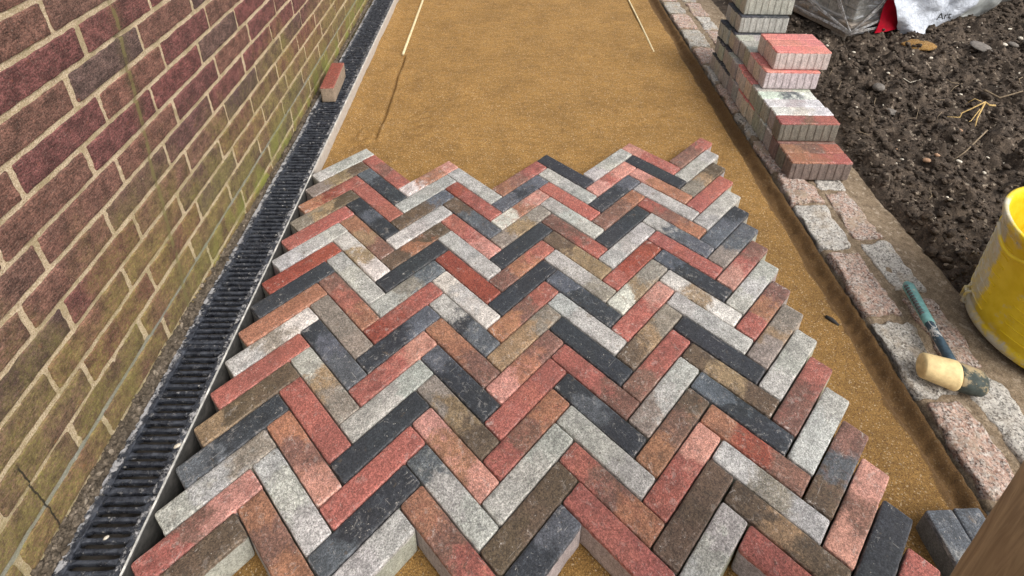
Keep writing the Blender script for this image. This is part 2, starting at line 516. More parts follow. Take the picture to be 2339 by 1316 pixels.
def wood_material(name, c0, c1, axis=2, sc=1.0):
    n = NT(name, .8)
    P = n.coord()
    s = [90 * sc] * 3; s[axis] = 3.5 * sc
    g = n.noise(n.mapping(P, tuple(s)), 1.0, 5, .65, 1.2)
    c = n.ramp(g, [(.3, c0), (.5, c1), (.66, sc3(c1, 1.25)), (.75, sc3(c0, 1.1))])
    c = n.mix(n.rng(n.noise(P, 26, 4), .6, .75, 0, .5), c, sc3(c0, .7))
    n.col(c); n.bump(g, .0012, 1)
    return n.m

def film_material():
    n = NT('clear_film', .18)
    P = n.coord()
    w = n.noise(n.mapping(P, (5, 5, 22), (.5, .35, .2)), 1.0, 4, .6, .8)
    a = n.rng(w, .46, .62, .10, .60)
    n.col((.72, .74, .75))
    n.put(n.bsdf.inputs['Alpha'], a)
    n.bsdf.inputs['Specular IOR Level'].default_value = .9
    n.bump(w, .02, 1)
    return n.m

def bucket_material():
    n = NT('yellow_plastic', .45)
    P = n.coord()
    x, y, z = n.sep(P)[0:3]
    ang = n.math('ARCTAN2', y, x)
    a = n.noise(P, 14, 6, .7, .4)
    c = n.mix(n.rng(n.noise(P, 30, 4), .35, .65), (.74, .52, .012), (.82, .60, .03))
    # cement wash on the left face and towards the rim and the foot
    left = n.rng(n.math('ABSOLUTE', n.math('SUBTRACT', ang, 2.55)), .15, .50, .24, 0)
    foot = n.rng(z, .012, .05, .14, 0)
    w = n.rng(n.math('ADD', n.math('ADD', a, left), foot), .55, .72)
    c = n.mix(n.math('MULTIPLY', w, .85), c, n.mix(n.rng(n.noise(P, 50, 4), .4, .6), (.50, .45, .32), (.54, .53, .49)))
    d = n.rng(n.noise(P, 120, 5, .75), .66, .74)
    c = n.mix(n.math('MULTIPLY', d, .5), c, (.12, .10, .05))
    n.col(c); n.rough(n.rng(w, 0, 1, .42, .85))
    n.bump(n.noise(P, 90, 4), .0008, 1)
    return n.m

MP = paver_material(); MG = granite_material(); MB = brick_material(); MS = sand_material()
M_SOIL = earth_material('dark_soil', (.018, .013, .009), (.068, .050, .036), (.170, .127, .092), .7, .95, .010)
M_MUD = earth_material('mud_mortar', (.10, .070, .044), (.21, .155, .10), (.33, .26, .185), 1.0, .9, .004)
M_GRIT = earth_material('gravel_crumbs', (.035, .026, .018), (.10, .078, .055), (.26, .21, .16), 1.2)
M_IRON = iron_material()
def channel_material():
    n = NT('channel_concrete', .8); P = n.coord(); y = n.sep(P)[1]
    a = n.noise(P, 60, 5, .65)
    c = n.mix(n.rng(n.math('ADD', y, n.math('MULTIPLY', n.noise(P, 20, 3), .06)), .02, .07), n.ramp(a, [(.3, (.02, .02, .018)), (.7, (.07, .065, .06))]), n.ramp(a, [(.3, (.36, .31, .26)), (.55, (.50, .44, .38)), (.75, (.32, .24, .15))]))  # near stretch dirty and painted dark as gap shade; cream mortar further back
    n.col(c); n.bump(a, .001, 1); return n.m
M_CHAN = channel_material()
M_GALV = plain('galvanised_edge', (.42, .41, .38), .4, 60, .3, .0006, .5, (.75, .72, .66), (.5, .62))
M_DARK = plain('channel_floor', (.03, .028, .027), .8)
M_FLOOR = plain('channel_silt', (.07, .06, .05), .8, 40, .5)
M_PIPE = plain('pale_pipe', (.62, .52, .31), .5, 60, .2, .0004, .4, (.40, .28, .12), (.62, .7))
M_POST = wood_material('timber', (.21, .145, .085), (.40, .30, .185), 2)
M_PALLET = wood_material('pallet_wood', (.14, .11, .085), (.30, .25, .20), 0)
M_FILM = film_material()
M_BUCKET = bucket_material()
M_PLEAT = plain('bunched_film', (.40, .37, .34), .25, 120, .4, .002, .8, (.66, .66, .66), (.5, .6))
M_RED = plain('red_plastic', (.62, .008, .03), .3, 20, .2, .001, .6)
M_BAG = plain('white_polythene', (.66, .70, .77), .28, 26, .10, .012, .7)
M_BAG2 = plain('milky_polythene', (.50, .52, .50), .35, 20, .2, .004, .5)
M_INK = plain('black_ink', (.02, .02, .02), .6)
M_TWIG = plain('dry_twig', (.24, .18, .115), .85, 200, .3)
M_ROOT = plain('pale_root', (.50, .34, .13), .8, 200, .25)
M_PEB = plain('pale_pebble', (.60, .54, .44), .8, 200, .25)
M_PEBB = plain('buff_pebble', (.38, .23, .14), .85, 200, .25)
M_STONE = plain('grey_stone', (.17, .15, .13), .9, 90, .3, .002)
M_MALW = plain('cream_rubber', (.74, .56, .28), .65, 60, .16, .0015, .3, (.40, .22, .07), (.66, .72))
M_MALD = plain('dirty_rubber', (.055, .068, .06), .75, 60, .3, .0015, .3, (.40, .31, .18), (.52, .62))
M_HND1 = plain('teal_grip', (.17, .36, .34), .55, 90, .2, .001, .3, (.42, .40, .33), (.60, .66))
M_HND2 = plain('slate_handle', (.045, .075, .10), .5, 90, .25, .001, .3, (.50, .49, .46), (.56, .62))
M_HND3 = plain('dark_grip', (.10, .10, .10), .7, 90, .3)

# ------------------------------------------------------------------ ground, sand, mud, soil (setting)
def grid(x0, x1, y0, y1, dx, dy):
    nx = int(round((x1 - x0) / dx)) + 1; ny = int(round((y1 - y0) / dy)) + 1
    X, Y = np.meshgrid(np.linspace(x0, x1, nx), np.linspace(y0, y1, ny))
    V = np.stack([X.ravel(), Y.ravel(), np.zeros(nx * ny)], 1)
    i = np.arange(nx * ny).reshape(ny, nx)
    F = np.stack([i[:-1, :-1].ravel(), i[:-1, 1:].ravel(), i[1:, 1:].ravel(), i[1:, :-1].ravel()], 1).astype(np.int32)
    return V, F
def sstep(a, b, x):
    t = np.clip((x - a) / (b - a), 0, 1); return t * t * (3 - 2 * t)

V, F = grid(-60, 60, -60, 60, 12, 12); V[:, 2] = -.20
tag(link('ground', mesh_np('ground', V, F, [M_SOIL])), None, None, None, 'structure')

V, F = grid(.006, 1.515, -1.75, 4.5, .0048, .0062)
P0 = V.copy()
z = -.062 + .0022 * fbm(P0, 14, 4, 3) + .0016 * fbm(P0, 90, 3, 9)
z += .0030 * fbm(P0 * [1, .5, 1], 4, 3, 21) + .0011 * fbm(P0 * [1.5, 26, 1], 1.6, 3, 22)
# the screeding groove left by the pipe, and scuffs near it
gx = .142 + .006 * vnoise(P0 * [0, 1, 0], 9, 5)
inr = sstep(.22, .36, V[:, 1]) * (1 - sstep(.95, .99, V[:, 1]))
z -= .017 * np.exp(-((V[:, 0] - gx) / .0060) ** 2) * inr
z += .004 * np.exp(-((V[:, 0] - gx - .016) / .010) ** 2) * inr
cr = np.exp(-(((V[:, 0] - .10) / .05) ** 2 + ((V[:, 1] - .30) / .10) ** 2))
z += cr * .015 * fbm(P0, 60, 3, 31)
cr2 = np.exp(-(((V[:, 0] - .30) / .06) ** 2 + ((V[:, 1] - .38) / .10) ** 2))
z += cr2 * .008 * fbm(P0, 50, 3, 33)
for (fx, fy, fr, fa, sd_) in ((.50, .62, .09, .005, 1), (1.05, .95, .12, .005, 2), (.75, 1.35, .12, .005, 3), (.42, 1.20, .08, .004, 4), (1.25, .45, .07, .004, 5), (.98, 1.45, .10, .004, 6)):
    w_ = np.exp(-(((V[:, 0] - fx) / fr) ** 2 + ((V[:, 1] - fy) / (fr * .6)) ** 2)); z += w_ * fa * fbm(P0 + sd_, 55, 3, 35 + sd_)
# crumbled trench along the kerb
edge = 1.463 + .007 * vnoise(P0 * [0, 1, 0], 6, 8) + .0010 * fbm(P0 * [0, 1, 0], 33, 4, 8)
z -= .013 * sstep(edge, edge + .014, V[:, 0]) * (1 - .9 * sstep(1.485, 1.512, V[:, 0]))
z += sstep(1.466, 1.480, V[:, 0]) * (.002 + .006 * fbm(P0, 70, 4, 41)) + sstep(1.480, 1.515, V[:, 0]) * .012
z += .012 * np.clip(fbm(P0 * [0, 1, 0], 9, 4, 44) - .05, 0, 1) * (1 - sstep(.006, .035, V[:, 0]))
z += .016 * (1 - sstep(.010, .07, V[:, 0])) * sstep(-.1, .1, V[:, 1])
z -= .019 * (1 - sstep(-.95, -.80, V[:, 1])) * (1 - sstep(1.25, 1.35, V[:, 0]))
V[:, 2] = z
tag(link('sand_bed', mesh_np('sand_bed', V, F, [MS])), None, None, None, 'structure')

V, F = grid(1.500, 1.86, -1.6, 4.5, .006, .008)
P0 = V.copy(); X = V[:, 0]; Y = V[:, 1]
z = -.098 + .050 * sstep(1.506, 1.540, X) - .006 * sstep(1.735, 1.80, X) - .02 * sstep(1.815, 1.86, X)
z += .0035 * fbm(P0, 22, 4, 51) + .002 * fbm(P0, 90, 3, 52)
z -= .004 * np.exp(-((X - 1.628) / .008) ** 2)
V[:, 2] = z
tag(link('mortar_bed', mesh_np('mortar_bed', V, F, [M_MUD])), None, None, None, 'structure')

def soil_h(P):
    X = P[:, 0]; Y = P[:, 1]
    left = 1.802 + .10 * sstep(.05, .5, Y) + .012 * vnoise(P * [0, 1, 0], 6, 61)
    e = sstep(0, .08, X - left)
    flat = np.stack([X, Y, np.zeros_like(X)], 1)
    clod = np.abs(fbm(flat, 13, 4, 62)) * .085 + .022 * fbm(flat, 5, 3, 63) + .018 * np.abs(fbm(flat, 45, 3, 65))
    h = -.072 + e * (.028 + clod) + .02 * sstep(1.9, 2.6, X) + .05 * sstep(2.5, 3.6, X)
    h -= .035 * np.exp(-(((X - 2.28) / .06) ** 2 + ((Y - .06) / .03) ** 2))
    return h
V, F = grid(1.78, 6.5, -1.6, 4.5, .0105, .0105)
V[:, 2] = soil_h(V)
tag(link('soil', mesh_np('soil', V, F, [M_SOIL])), None, None, None, 'structure')

# crumbs of earth, grit on the sand, crumbs by the wall (nobody could count them)
import bmesh
def ico(sub):
    bm = bmesh.new(); bmesh.ops.create_icosphere(bm, subdivisions=sub, radius=1)
    V = np.array([v.co[:] for v in bm.verts]); F = np.array([[v.index for v in f.verts] for f in bm.faces], np.int32); bm.free()
    return V, F
I1 = ico(1); I2 = ico(2); I3 = ico(3)
def scatter(pts, sizes, base, seed, flat=.7, rough=.35):
    V0, F0 = base; n = len(pts); r = np.random.default_rng(seed)
    out = np.empty((n, len(V0), 3)); 
    A = r.normal(size=(n, 3, 3)); Q, _ = np.linalg.qr(A)
    S = np.stack([r.uniform(.7, 1.3, n), r.uniform(.6, 1.1, n), r.uniform(.5, .9, n)], 1)
    J = 1 + rough * (r.random((n, len(V0), 1)) - .5) * 2
    W = (V0[None] * J) * S[:, None, :]
    W = np.einsum('nij,nvj->nvi', Q, W)
    W[:, :, 2] *= flat
    out = W * np.asarray(sizes)[:, None, None] + np.asarray(pts)[:, None, :]
    F = (F0[None] + (np.arange(n) * len(V0))[:, None, None]).reshape(-1, 3)
    return out.reshape(-1, 3), F.astype(np.int32)
r = np.random.default_rng(11)
Vs = []; Fs = []; nn = 0
for cnt, lo, hi, base, reg in ((24000, .0022, .007, I1, (1.79, 3.9, -1.0, 2.0)), (7500, .006, .015, I2, (1.80, 4.1, -1.0, 2.1)), (800, .011, .024, I3, (1.84, 4.3, -1.0, 2.3)), (2500, .003, .012, I1, (2.5, 6, -1.2, 4))):
    x = reg[0] + (reg[1] - reg[0]) * r.random(cnt) ** 1.25; y = r.uniform(reg[2], reg[3], cnt)
    left = 1.825 + .10 * sstep(.05, .5, y)
    k = x > left + .03 * r.random(cnt); x = x[k]; y = y[k]
    s = lo + (hi - lo) * r.random(len(x)) ** 2
    p = np.stack([x, y, np.zeros(len(x))], 1); p[:, 2] = soil_h(p) + s * .25
    a, b = scatter(p, s, base, cnt, .8, .34 if base is not I3 else .17)
    Vs.append(a); Fs.append(b + nn); nn += len(a)
tag(link('soil_clods', mesh_np('soil_clods', np.concatenate(Vs), np.concatenate(Fs), [M_SOIL])), 'loose crumbs and clods of dark turned soil beside the kerb', 'soil', None, 'stuff')
cnt = 3600
p = np.stack([r.uniform(.02, 1.47, cnt), r.uniform(-1.3, 2.0, cnt), np.zeros(cnt)], 1)
s = .0005 + .0009 * r.random(cnt) ** 4; p[:, 2] = -.0600 + s * .3; p = p[(p[:, 1] > -.78) & (p[:, 0] > .08)]; s = s[:len(p)]
a, b = scatter(p, s, I1, 5, .8)
M_GR = plain('sand_grit', (.62, .48, .29), .8, 300, .4)
tag(link('sand_grit', mesh_np('sand_grit', a, b, [M_GR])), 'pale coarse grit scattered through the golden sand', 'grit', None, 'stuff')
def gravel_h(x, y):
    t_ = np.clip((-.1150 - x) / .015, 0, 1)
    return -.010 + t_ * (.030 - .034 * sstep(-.75, .15, y))
cnt = 9000
p = np.stack([r.uniform(-.131, -.1145, cnt), r.uniform(-1.35, 2.2, cnt), np.zeros(cnt)], 1)
s = .0014 + .0072 * r.random(cnt) ** 3; p[:, 2] = gravel_h(p[:, 0], p[:, 1]) + s * .5 + .002 * fbm(p, 12, 2, 4)
a, b = scatter(p, s, I1, 6, .9)
tag(link('gravel', mesh_np('gravel', a, b, [M_GRIT])), 'mortar crumbs and fine gravel between wall foot and drain grates', 'gravel', None, 'stuff')
V, F = grid(-.142, -.1145, -1.7, 4.5, .0035, .006); V[:, 2] = gravel_h(V[:, 0], V[:, 1]) + .003 * fbm(V, 40, 3, 2)
tag(link('gravel_strip', mesh_np('gravel_strip', V, F, [M_GRIT])), None, None, None, 'structure')

# ------------------------------------------------------------------ brick wall
def build_wall():
    g = Geo(); pitch = .2175; gauge = .0664; j = .0112
    phase = {0: -.610, 1: -.448, 2: -.595, 3: -.434, 4: -.577, 5: -.420, 6: -.565, 7: -.406, 8: -.547, 9: -.382, 10: -.535, 11: -.370}
    rr = np.random.default_rng(3)
    for k in range(-2, 17):
        zb = .022 + gauge * k
        ph = phase.get(k, -.548 if k % 2 == 0 else -.40)
        y0 = ph - pitch * 11
        m = 0
        while y0 + m * pitch < 5:
            a = y0 + m * pitch + j / 2 + rr.normal() * .001; b = y0 + (m + 1) * pitch - j / 2 + rr.normal() * .001
            m += 1
            near = b > -1.35 and a < 1.9 and zb < 1.0
            n = (5, 22, 10) if near else (5, 5, 5)
            V, F = rbox(.03, b - a, gauge - j + rr.normal() * .0006, n, .0028)
            V = V + [-.0142 + rr.normal() * .0005, (a + b) / 2, zb + gauge / 2 + rr.normal() * .0006]
            if near:
                nz = fbm(V, 55, 3, 71) * .0010 + fbm(V, 150, 2, 72) * .0007
                V[:, 0] += nz
                V[:, 1] += .0020 * fbm(V, 70, 3, 73); V[:, 2] += .0018 * fbm(V, 60, 3, 74)
            g.add(V, F, rnd=rr.random(), brick=1.0)
    # mortar face
    V, F = grid(-1.35, 1.9, -.12, 1.0, .007, .0045)
    W = np.stack([np.zeros(len(V)), V[:, 0], V[:, 1]], 1)
    W[:, 0] = -.0020 + .0010 * fbm(W, 60, 3, 75) + .0010 * vnoise(W, 260, 76)
    hole = np.exp(-(((W[:, 1] + .443) / .005) ** 2 + ((W[:, 2] - .687) / .006) ** 2)); W[:, 0] -= .02 * hole
    g.add(W, F, rnd=.5, brick=0.0)
    g.box(-.22, -.012, -2.9, 4.9, -.16, 1.105, .002, rnd=.5, brick=0.0)
    g.box(-.2, -.003, 1.9, 4.9, -.12, 1.10, .001, rnd=.5, brick=0.0)
    g.box(-.2, -.0031, -2.9, -1.35, -.12, 1.10, .001, rnd=.5, brick=0.0)
    g.box(-.2, -.0029, -1.35, 1.9, 1.0, 1.10, .001, rnd=.5, brick=0.0)
    o = link('brick_wall', g.mesh('brick_wall', [MB]), None, (-.130, 0, 0))
    tag(o, 'old dark red brick wall with pale mortar and green algae along the drain', 'wall')
build_wall()

# ------------------------------------------------------------------ drain channel and grates
DR = -math.atan(.0068)
def drot(v): return v
ch = empty('drain_channel', (.0026, 0, 0), (0, 0, DR))
tag(ch, 'straight linear drain channel sunk between brick wall and sand', 'drain')
g = Geo(); g.box(-.003, .0025, -1.6, 4.4, -.09, -.0035, .001, (5, 40, 5))
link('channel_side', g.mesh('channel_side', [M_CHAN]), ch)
g = Geo(); g.box(-.1195, -.1165, -1.6, 4.4, -.09, -.014, .001)
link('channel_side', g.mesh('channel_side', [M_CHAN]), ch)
g = Geo(); g.box(-.1165, -.003, -1.6, 4.4, -.09, -.058, .001)
link('channel_floor', g.mesh('channel_floor', [M_FLOOR]), ch)
g = Geo(); g.box(-.0022, .0010, -1.6, 4.4, -.0032, .0004, .0005)
e = link('edge_strip', g.mesh('edge_strip', [M_GALV]), ch)

def grate_mesh(k):
    g = Geo(); L = .3055
    def nz(V, a=.0007): 
        V = V.copy(); V += a * np.stack([fbm(V + k, 120, 2, 81), fbm(V + k, 120, 2, 82), fbm(V + k, 120, 2, 83)], 1); return V
    V, F = rbox(.019, L, .013, (5, 60, 5), .0022); V = V + [-.1045, 0, -.008]; V[:, 0] += .0018 * fbm(V + k, 45, 3, 84); g.add(nz(V, .0012), F)
    V, F = rbox(.0135, L, .013, (5, 60, 5), .0022); V = V + [-.0108, 0, -.008]; g.add(nz(V), F)
    for i in range(20):
        yy = -L / 2 + .0055 + i * (L - .011) / 19
        w = .0069 if 0 < i < 19 else .0100
        V, F = rbox(.0795, w, .012, (14, 5, 5), .0022); V = V + [-.0565, yy, -.0094]
        V[:, 1] += np.sign(V[:, 1] - yy) * .0022 * sstep(.032, .0395, np.abs(V[:, 0] + .0565))
        g.add(nz(V, .0008), F)
    return g.mesh('grate', [M_IRON])
gm = [grate_mesh(k * 3.7) for k in range(3)]
ordn = ['first', 'second', 'third', 'fourth', 'fifth', 'sixth', 'seventh', 'eighth', 'ninth', 'tenth', 'eleventh', 'twelfth', 'thirteenth', 'fourteenth', 'fifteenth', 'sixteenth', 'seventeenth', 'eighteenth', 'nineteenth', 'twentieth', 'twenty-first']
gp = None
for k in range(-1, 13):
    yc = -.917 - .154 + .308 * k
    dz = [-.001, 0.0005, 0, -.0008][k % 4]
    loc = (.0026 + .0068 * yc + [0, .0012, -.0006][k % 3], yc, dz)
    rot = (0, 0, DR + [0.002, -.003, .001][k % 3])
    if gp is None:
        gp = link('drain_grate', gm[0], None, loc, rot); o = gp
    else:
        o = gp.copy(); o.data = gm[k % 3]; C.objects.link(o); o.location = loc; o.rotation_euler = rot
    if k == -1:
        lab = 'black iron slotted grate cut off by the bottom edge of the photo'
    elif k <= 8:
        lab = 'black iron slotted drain grate, %s whole one up from the bottom edge' % ordn[k]
    else:
        lab = 'black iron slotted drain grate far along the wall beyond the top edge'
    tag(o, lab, 'drain grate', 'iron grates along the drain')

# ------------------------------------------------------------------ herringbone pavers
W = .0515; S2 = math.sqrt(.5)
CF = np.array([[0.00319, -0.02595, 0.0059, 0.01953, 0.00352, 0.00121], [0.00099, 0.00848, -0.00349, -0.00964, -0.00699, -0.00768]])
def warp(x, y):
    d = CF @ np.array([1, x, y, x * x, y * y, x * y]); return x + d[0], y + d[1]
def lat(u, v): return warp((u + v) * S2 * W, (u - v) * S2 * W)
PAL = {'g': (.325, .315, .290), 'w': (.46, .43, .385), 'k': (.030, .033, .038), 's': (.085, .093, .105), 'r': (.275, .094, .073), 'p': (.40, .20, .155),
       'm': (.205, .054, .036), 'o': (.265, .125, .074), 'b': (.095, .066, .044), 't': (.24, .165, .095), 'n': (.20, .17, .14), 'u': (.155, .082, .062)}
BODY = (.40, .37, .325)
def block_mesh(seed, sx=.2036, sy=.0494, sz=.078, ribs=False, r=.0046):
    V, F = rbox(sx, sy, sz, (30, 10, 10), r)
    V = V.copy()
    e = (np.abs(np.abs(V[:, 0]) - sx / 2) < r * 1.5).astype(int) + (np.abs(np.abs(V[:, 1]) - sy / 2) < r * 1.5) + (np.abs(np.abs(V[:, 2]) - sz / 2) < r * 1.5)
    s = V + seed * 3.1
    amp = np.where(e >= 2, .0017, .0005)
    d = np.stack([fbm(s, 70, 3, 91), fbm(s, 70, 3, 92), fbm(s, 70, 3, 93)], 1)
    V -= np.sign(V) * (np.maximum(d, 0) * amp[:, None])
    V += d * .0003
    g = Geo(); g.add(V + [0, 0, -sz / 2], F)
    if ribs:
        for sy_ in (-1, 1):
            for x in np.linspace(-sx * .40, sx * .40, 7):
                g.box(x - .005, x + .005, sy_ * sy / 2 - .0016, sy_ * sy / 2 + .0016, -sz + .002, -.004, .0012)
        for sx_ in (-1, 1):
            for y in (-sy * .22, sy * .22):
                g.box(sx_ * sx / 2 - .0016, sx_ * sx / 2 + .0016, y - .006, y + .006, -sz + .002, -.004, .0012)
    return g.mesh('paving_block', [MP])
BM = [block_mesh(i) for i in range(8)]
BP = link('paving_block', BM[0])   # the first block; every other is a copy of it
_bp_used = [False]
def new_block(data, loc, rot, cols, label, group, mott, eff, body, facing=.0115):
    if not _bp_used[0]:
        o = BP; _bp_used[0] = True
    else:
        o = BP.copy(); C.objects.link(o)
    o.data = data; o.location = loc; o.rotation_euler = rot
    for i in range(3):
        o['c%d' % i] = [float(x) for x in cols[i]]
    o['facing'] = float(facing); o['mott'] = float(mott); o['eff'] = float(eff); o['body'] = [float(x) for x in body]
    tag(o, label, 'paving block', group)
    return o
U = {0: "ggg ntb omr ntb rrr ggg mmm kkk ooo gnw rrr tbb skk ggn rup bbb".split(),
     1: "wop ggg bbs wgg bob kkk gns mrr kks rrp ggg kkk rrr skk ggg".split(),
     2: "our sks wop ntn kkk uor kkk our ttn pou rrr ruo ggg bbb kks".split(),
     3: "ggg prp kks uuo kkk ggg rmm wtn rrp btn urr ngg oub rrp bbb ggg".split(),
     4: "uur ggg ntb rrr ggg ssk nss pru ggg rou ntn ggg uur ggg bsu pup kkk rrr".split()}
VV = {0: "rur skk rrr ksk otu wtw ggg uro nnn kss gtn rrr oup ggg ouo".split(),
      1: "ggg mrr bss rrp ggg mmm wgw gks oou skk ntb pop sgg our".split(),
      2: "kkk ggg rrr ggg uur btt ggn skk ggg kkk rru ksk ggg ruo rrr".split(),
      3: "prr kkk poo ggg ruo gss rrr skk wtw ggg kkk btb skk omu gng btb rrr".split()}
U0 = {0: 0, 1: 5, 2: 9, 3: 12, 4: 15}; V0 = {0: 3, 1: 6, 2: 11, 3: 16}
NAME = {'g': 'light grey', 'w': 'whitish', 'k': 'charcoal', 's': 'slate grey', 'r': 'red', 'p': 'pinkish', 'm': 'dark red', 'o': 'orange', 'b': 'brown', 't': 'tan', 'n': 'grey-brown', 'u': 'purplish brown'}
def look(code):
    s = []
    for ch in code:
        if NAME[ch] not in s: s.append(NAME[ch])
    return s[0] if len(s) == 1 else s[0] + ' and ' + s[-1]
colw = ['leftmost', 'second', 'third', 'fourth', 'rightmost']
colv = ['leftmost', 'second', 'third', 'rightmost']
rr = random.Random(5)
bi = 0
def put_paver(u, v, along_u, code, label):
    global bi
    du, dv = (4, 1) if along_u else (1, 4)
    cx, cy = lat(u + du / 2, v + dv / 2)
    if along_u: a = lat(u, v + .5); b = lat(u + 4, v + .5)
    else: a = lat(u + .5, v); b = lat(u + .5, v + 4)
    ang = math.atan2(b[1] - a[1], b[0] - a[0]) + rr.gauss(0, .0022)
    cols = []
    for ch in code:
        k = rr.uniform(.9, 1.1); c = PAL[ch]
        cols.append(tuple(x * k * rr.uniform(.96, 1.04) for x in c))
    solid = len(set(code)) == 1
    mott = .62 if code[1] in 'gwn' else (.32 if solid else .6)
    eff = {'g': .3, 'k': .10}.get(code[1], .35) if solid else .55
    b_ = tuple(x * rr.uniform(.88, 1.08) for x in BODY)
    if code == 'kkk': b_ = (.25, .24, .225)
    o = new_block(BM[bi % 8], (cx, cy, rr.gauss(0, .0007)), (rr.gauss(0, .004), rr.gauss(0, .0025), ang), cols, label, 'herringbone paving blocks', mott, eff, b_)
    bi += 1
    return o
for b, codes in U.items():
    for i, code in enumerate(codes):
        r_ = U0[b] + i
        put_paver(-r_ + 8 * b, r_, True, code, '%s block slanting up-right, %s from far end of %s such column' % (look(code), ordn[i], colw[b]))
for b, codes in VV.items():
    for i, code in enumerate(codes):
        c = V0[b] - i
        put_paver(c, 4 - c + 8 * b, False, code, '%s block slanting down-right, %s from far end of %s such column' % (look(code), ordn[i], colv[b]))
# two loose blocks at the near kerb
def loose(loc, rz, code, label, dx=0, mesh=0, rx=0):
    cols = [PAL[ch] for ch in code]
    return new_block(BM[mesh], loc, (rx, dx, rz), cols, label, None, .6, .6, (.13, .13, .125))
loose((1.402, -1.066, -.002), rad(91), 'sgs', 'slate grey block with pale streaks lying by the timber post', 0, 2)
loose((1.455, -1.062, -.006), rad(90), 'sks', 'dark charcoal block between the streaked grey block and granite kerb', 0, 3)
# single red-topped block standing on the grates
o = new_block(block_mesh(33, .208, .051, .066, False, .0035), (-.062, .548, .0655), (0, 0, rad(92.5)), [(.215, .062, .042)] * 3, 'single red-topped block standing on the drain grates against the wall', None, .2, .1, (.34, .26, .19), .005)

# ------------------------------------------------------------------ stacked blocks on the kerb
SB = [block_mesh(40 + i, .2005, .0525, .0725, True, .003) for i in range(4)]
DK = (.215, .185, .15); PK = (.60, .51, .46); GY = (.38, .37, .33); LG = (.37, .37, .335); BG = (.44, .43, .39)
PAL.update({'P': (.50, .18, .15), 'L': (.50, .50, .475), 'G': (.33, .32, .28), 'K': (.035, .038, .045)})
words = ['bottom', 'second', 'third', 'fourth', 'fifth']
course = {
 0: (.0160, 1.556, [('oor', DK, 'orange-red'), ('our', DK, 'orange and purplish'), ('uuu', DK, 'brown'), ('LLL', LG, 'light grey'), ('LLL', LG, 'light grey'), ('GGG', GY, 'grey'), ('PPP', PK, 'pink-red'), ('PPP', PK, 'pink-red'), ('PPP', PK, 'pink-red'), ('GGG', GY, 'grey-green'), ('GGG', GY, 'grey-green'), ('KKK', BG, 'black-topped'), ('KKK', BG, 'black-topped'), ('KKK', BG, 'black-topped'), ('KKK', BG, 'black-topped')]),
 1: (.135, 1.554, [('rur', DK, 'red and purplish'), ('LwL', LG, 'pale grey'), ('LgL', LG, 'grey marbled'), ('LsL', LG, 'pale grey dark-marbled'), ('GGG', GY, 'grey'), ('PPP', PK, 'pink-red'), ('PPP', PK, 'pink-red'), ('PPP', PK, 'pink-red'), ('GGG', GY, 'grey-green'), ('GGG', GY, 'grey-green'), ('KKK', BG, 'black-topped'), ('KKK', BG, 'black-topped'), ('KKK', BG, 'black-topped')]),
 2: (.366, 1.582, [('PPP', PK, 'pink-red'), ('PPP', PK, 'pink-red'), ('PPP', PK, 'pink-red'), ('GGG', GY, 'grey-green'), ('GGG', GY, 'grey-green'), ('GGG', GY, 'grey'), ('KKK', BG, 'black-topped'), ('KKK', BG, 'black-topped'), ('KKK', BG, 'black-topped')]),
 3: (.380, 1.608, [('PPP', PK, 'pink-red'), ('PPP', PK, 'pink-red'), ('PPP', PK, 'pink-red')]),
}
kr = random.Random(9)
def stack_block(x0, y, z0, code, body, label, dx=0.0):
    cols = [tuple(v * kr.uniform(.93, 1.07) for v in PAL[ch]) for ch in code]
    b_ = tuple(v * kr.uniform(.9, 1.08) for v in body)
    new_block(SB[kr.randrange(4)], (x0 + .1 + kr.gauss(0, .0022) + dx, y + .027, z0 + .0735), (kr.gauss(0, .004), kr.gauss(0, .003), rad(-1.2) + kr.gauss(0, .008)), cols, label, 'blocks stacked on the kerb', .5 if code[0] in 'LG' else .3, .35, b_, .0058)
for ci, (y0, x0, items) in course.items():
    for i, (code, body, lk) in enumerate(items):
        stack_block(x0 + [-.0004, .0006, -.0014, 0][ci] * i, y0 + .0548 * i, -.042 + .0742 * ci, code, body, '%s block, %s from the front in the %s course of the kerb stack' % (lk, ordn[i], words[ci]))
for ci, y0, x0, n in ((3, .708, 1.592, 3), (4, .726, 1.610, 3)):
    for i in range(n):
        stack_block(x0, y0 + .0548 * i, -.042 + .0742 * ci, 'KKK', BG, 'black-topped block, %s from the front in the %s course of the kerb stack' % (ordn[i] if ci == 4 else ordn[i] + ' black one', words[ci]))

# ------------------------------------------------------------------ granite setts
def sett(x0, x1, y0, y1, ztop, seed, col, mud, label, rz=0.0):
    sx, sy, sz = x1 - x0, y1 - y0, .085
    x0 += .008; x1 += .008; y0 += .012; y1 += .012; ztop -= .013
    V, F = rbox(sx, sy, sz, (24, 36, 14), .009)
    P = V + seed * 1.37
    d = np.stack([fbm(P, 22, 4, 101), fbm(P, 22, 4, 102), fbm(P, 22, 4, 103)], 1)
    V = V + d * np.array([.017, .020, .010]) + .0016 * np.stack([fbm(P, 110, 2, 104)] * 3, 1)
    o = link('granite_sett', mesh_np('granite_sett', V + [0, 0, -sz / 2], F, [MG]), None, ((x0 + x1) / 2, (y0 + y1) / 2, ztop), (0, 0, rz))
    o['c0'] = [float(c) for c in col]; o['mud'] = float(mud)
    tag(o, label, 'granite sett', 'granite setts of the kerb')
PI_, GR_, WH_ = (.50, .29, .21), (.38, .345, .29), (.60, .56, .50)
inner = [(-1.19, -.962, GR_, .6, 'grey'), (-.945, -.757, PI_, .35, 'pinkish'), (-.737, -.546, GR_, .45, 'grey rounded'), (-.528, -.320, PI_, .3, 'pink long'), (-.295, -.116, WH_, .45, 'whitish'), (-.098, .035, PI_, .95, 'muddy pink')]
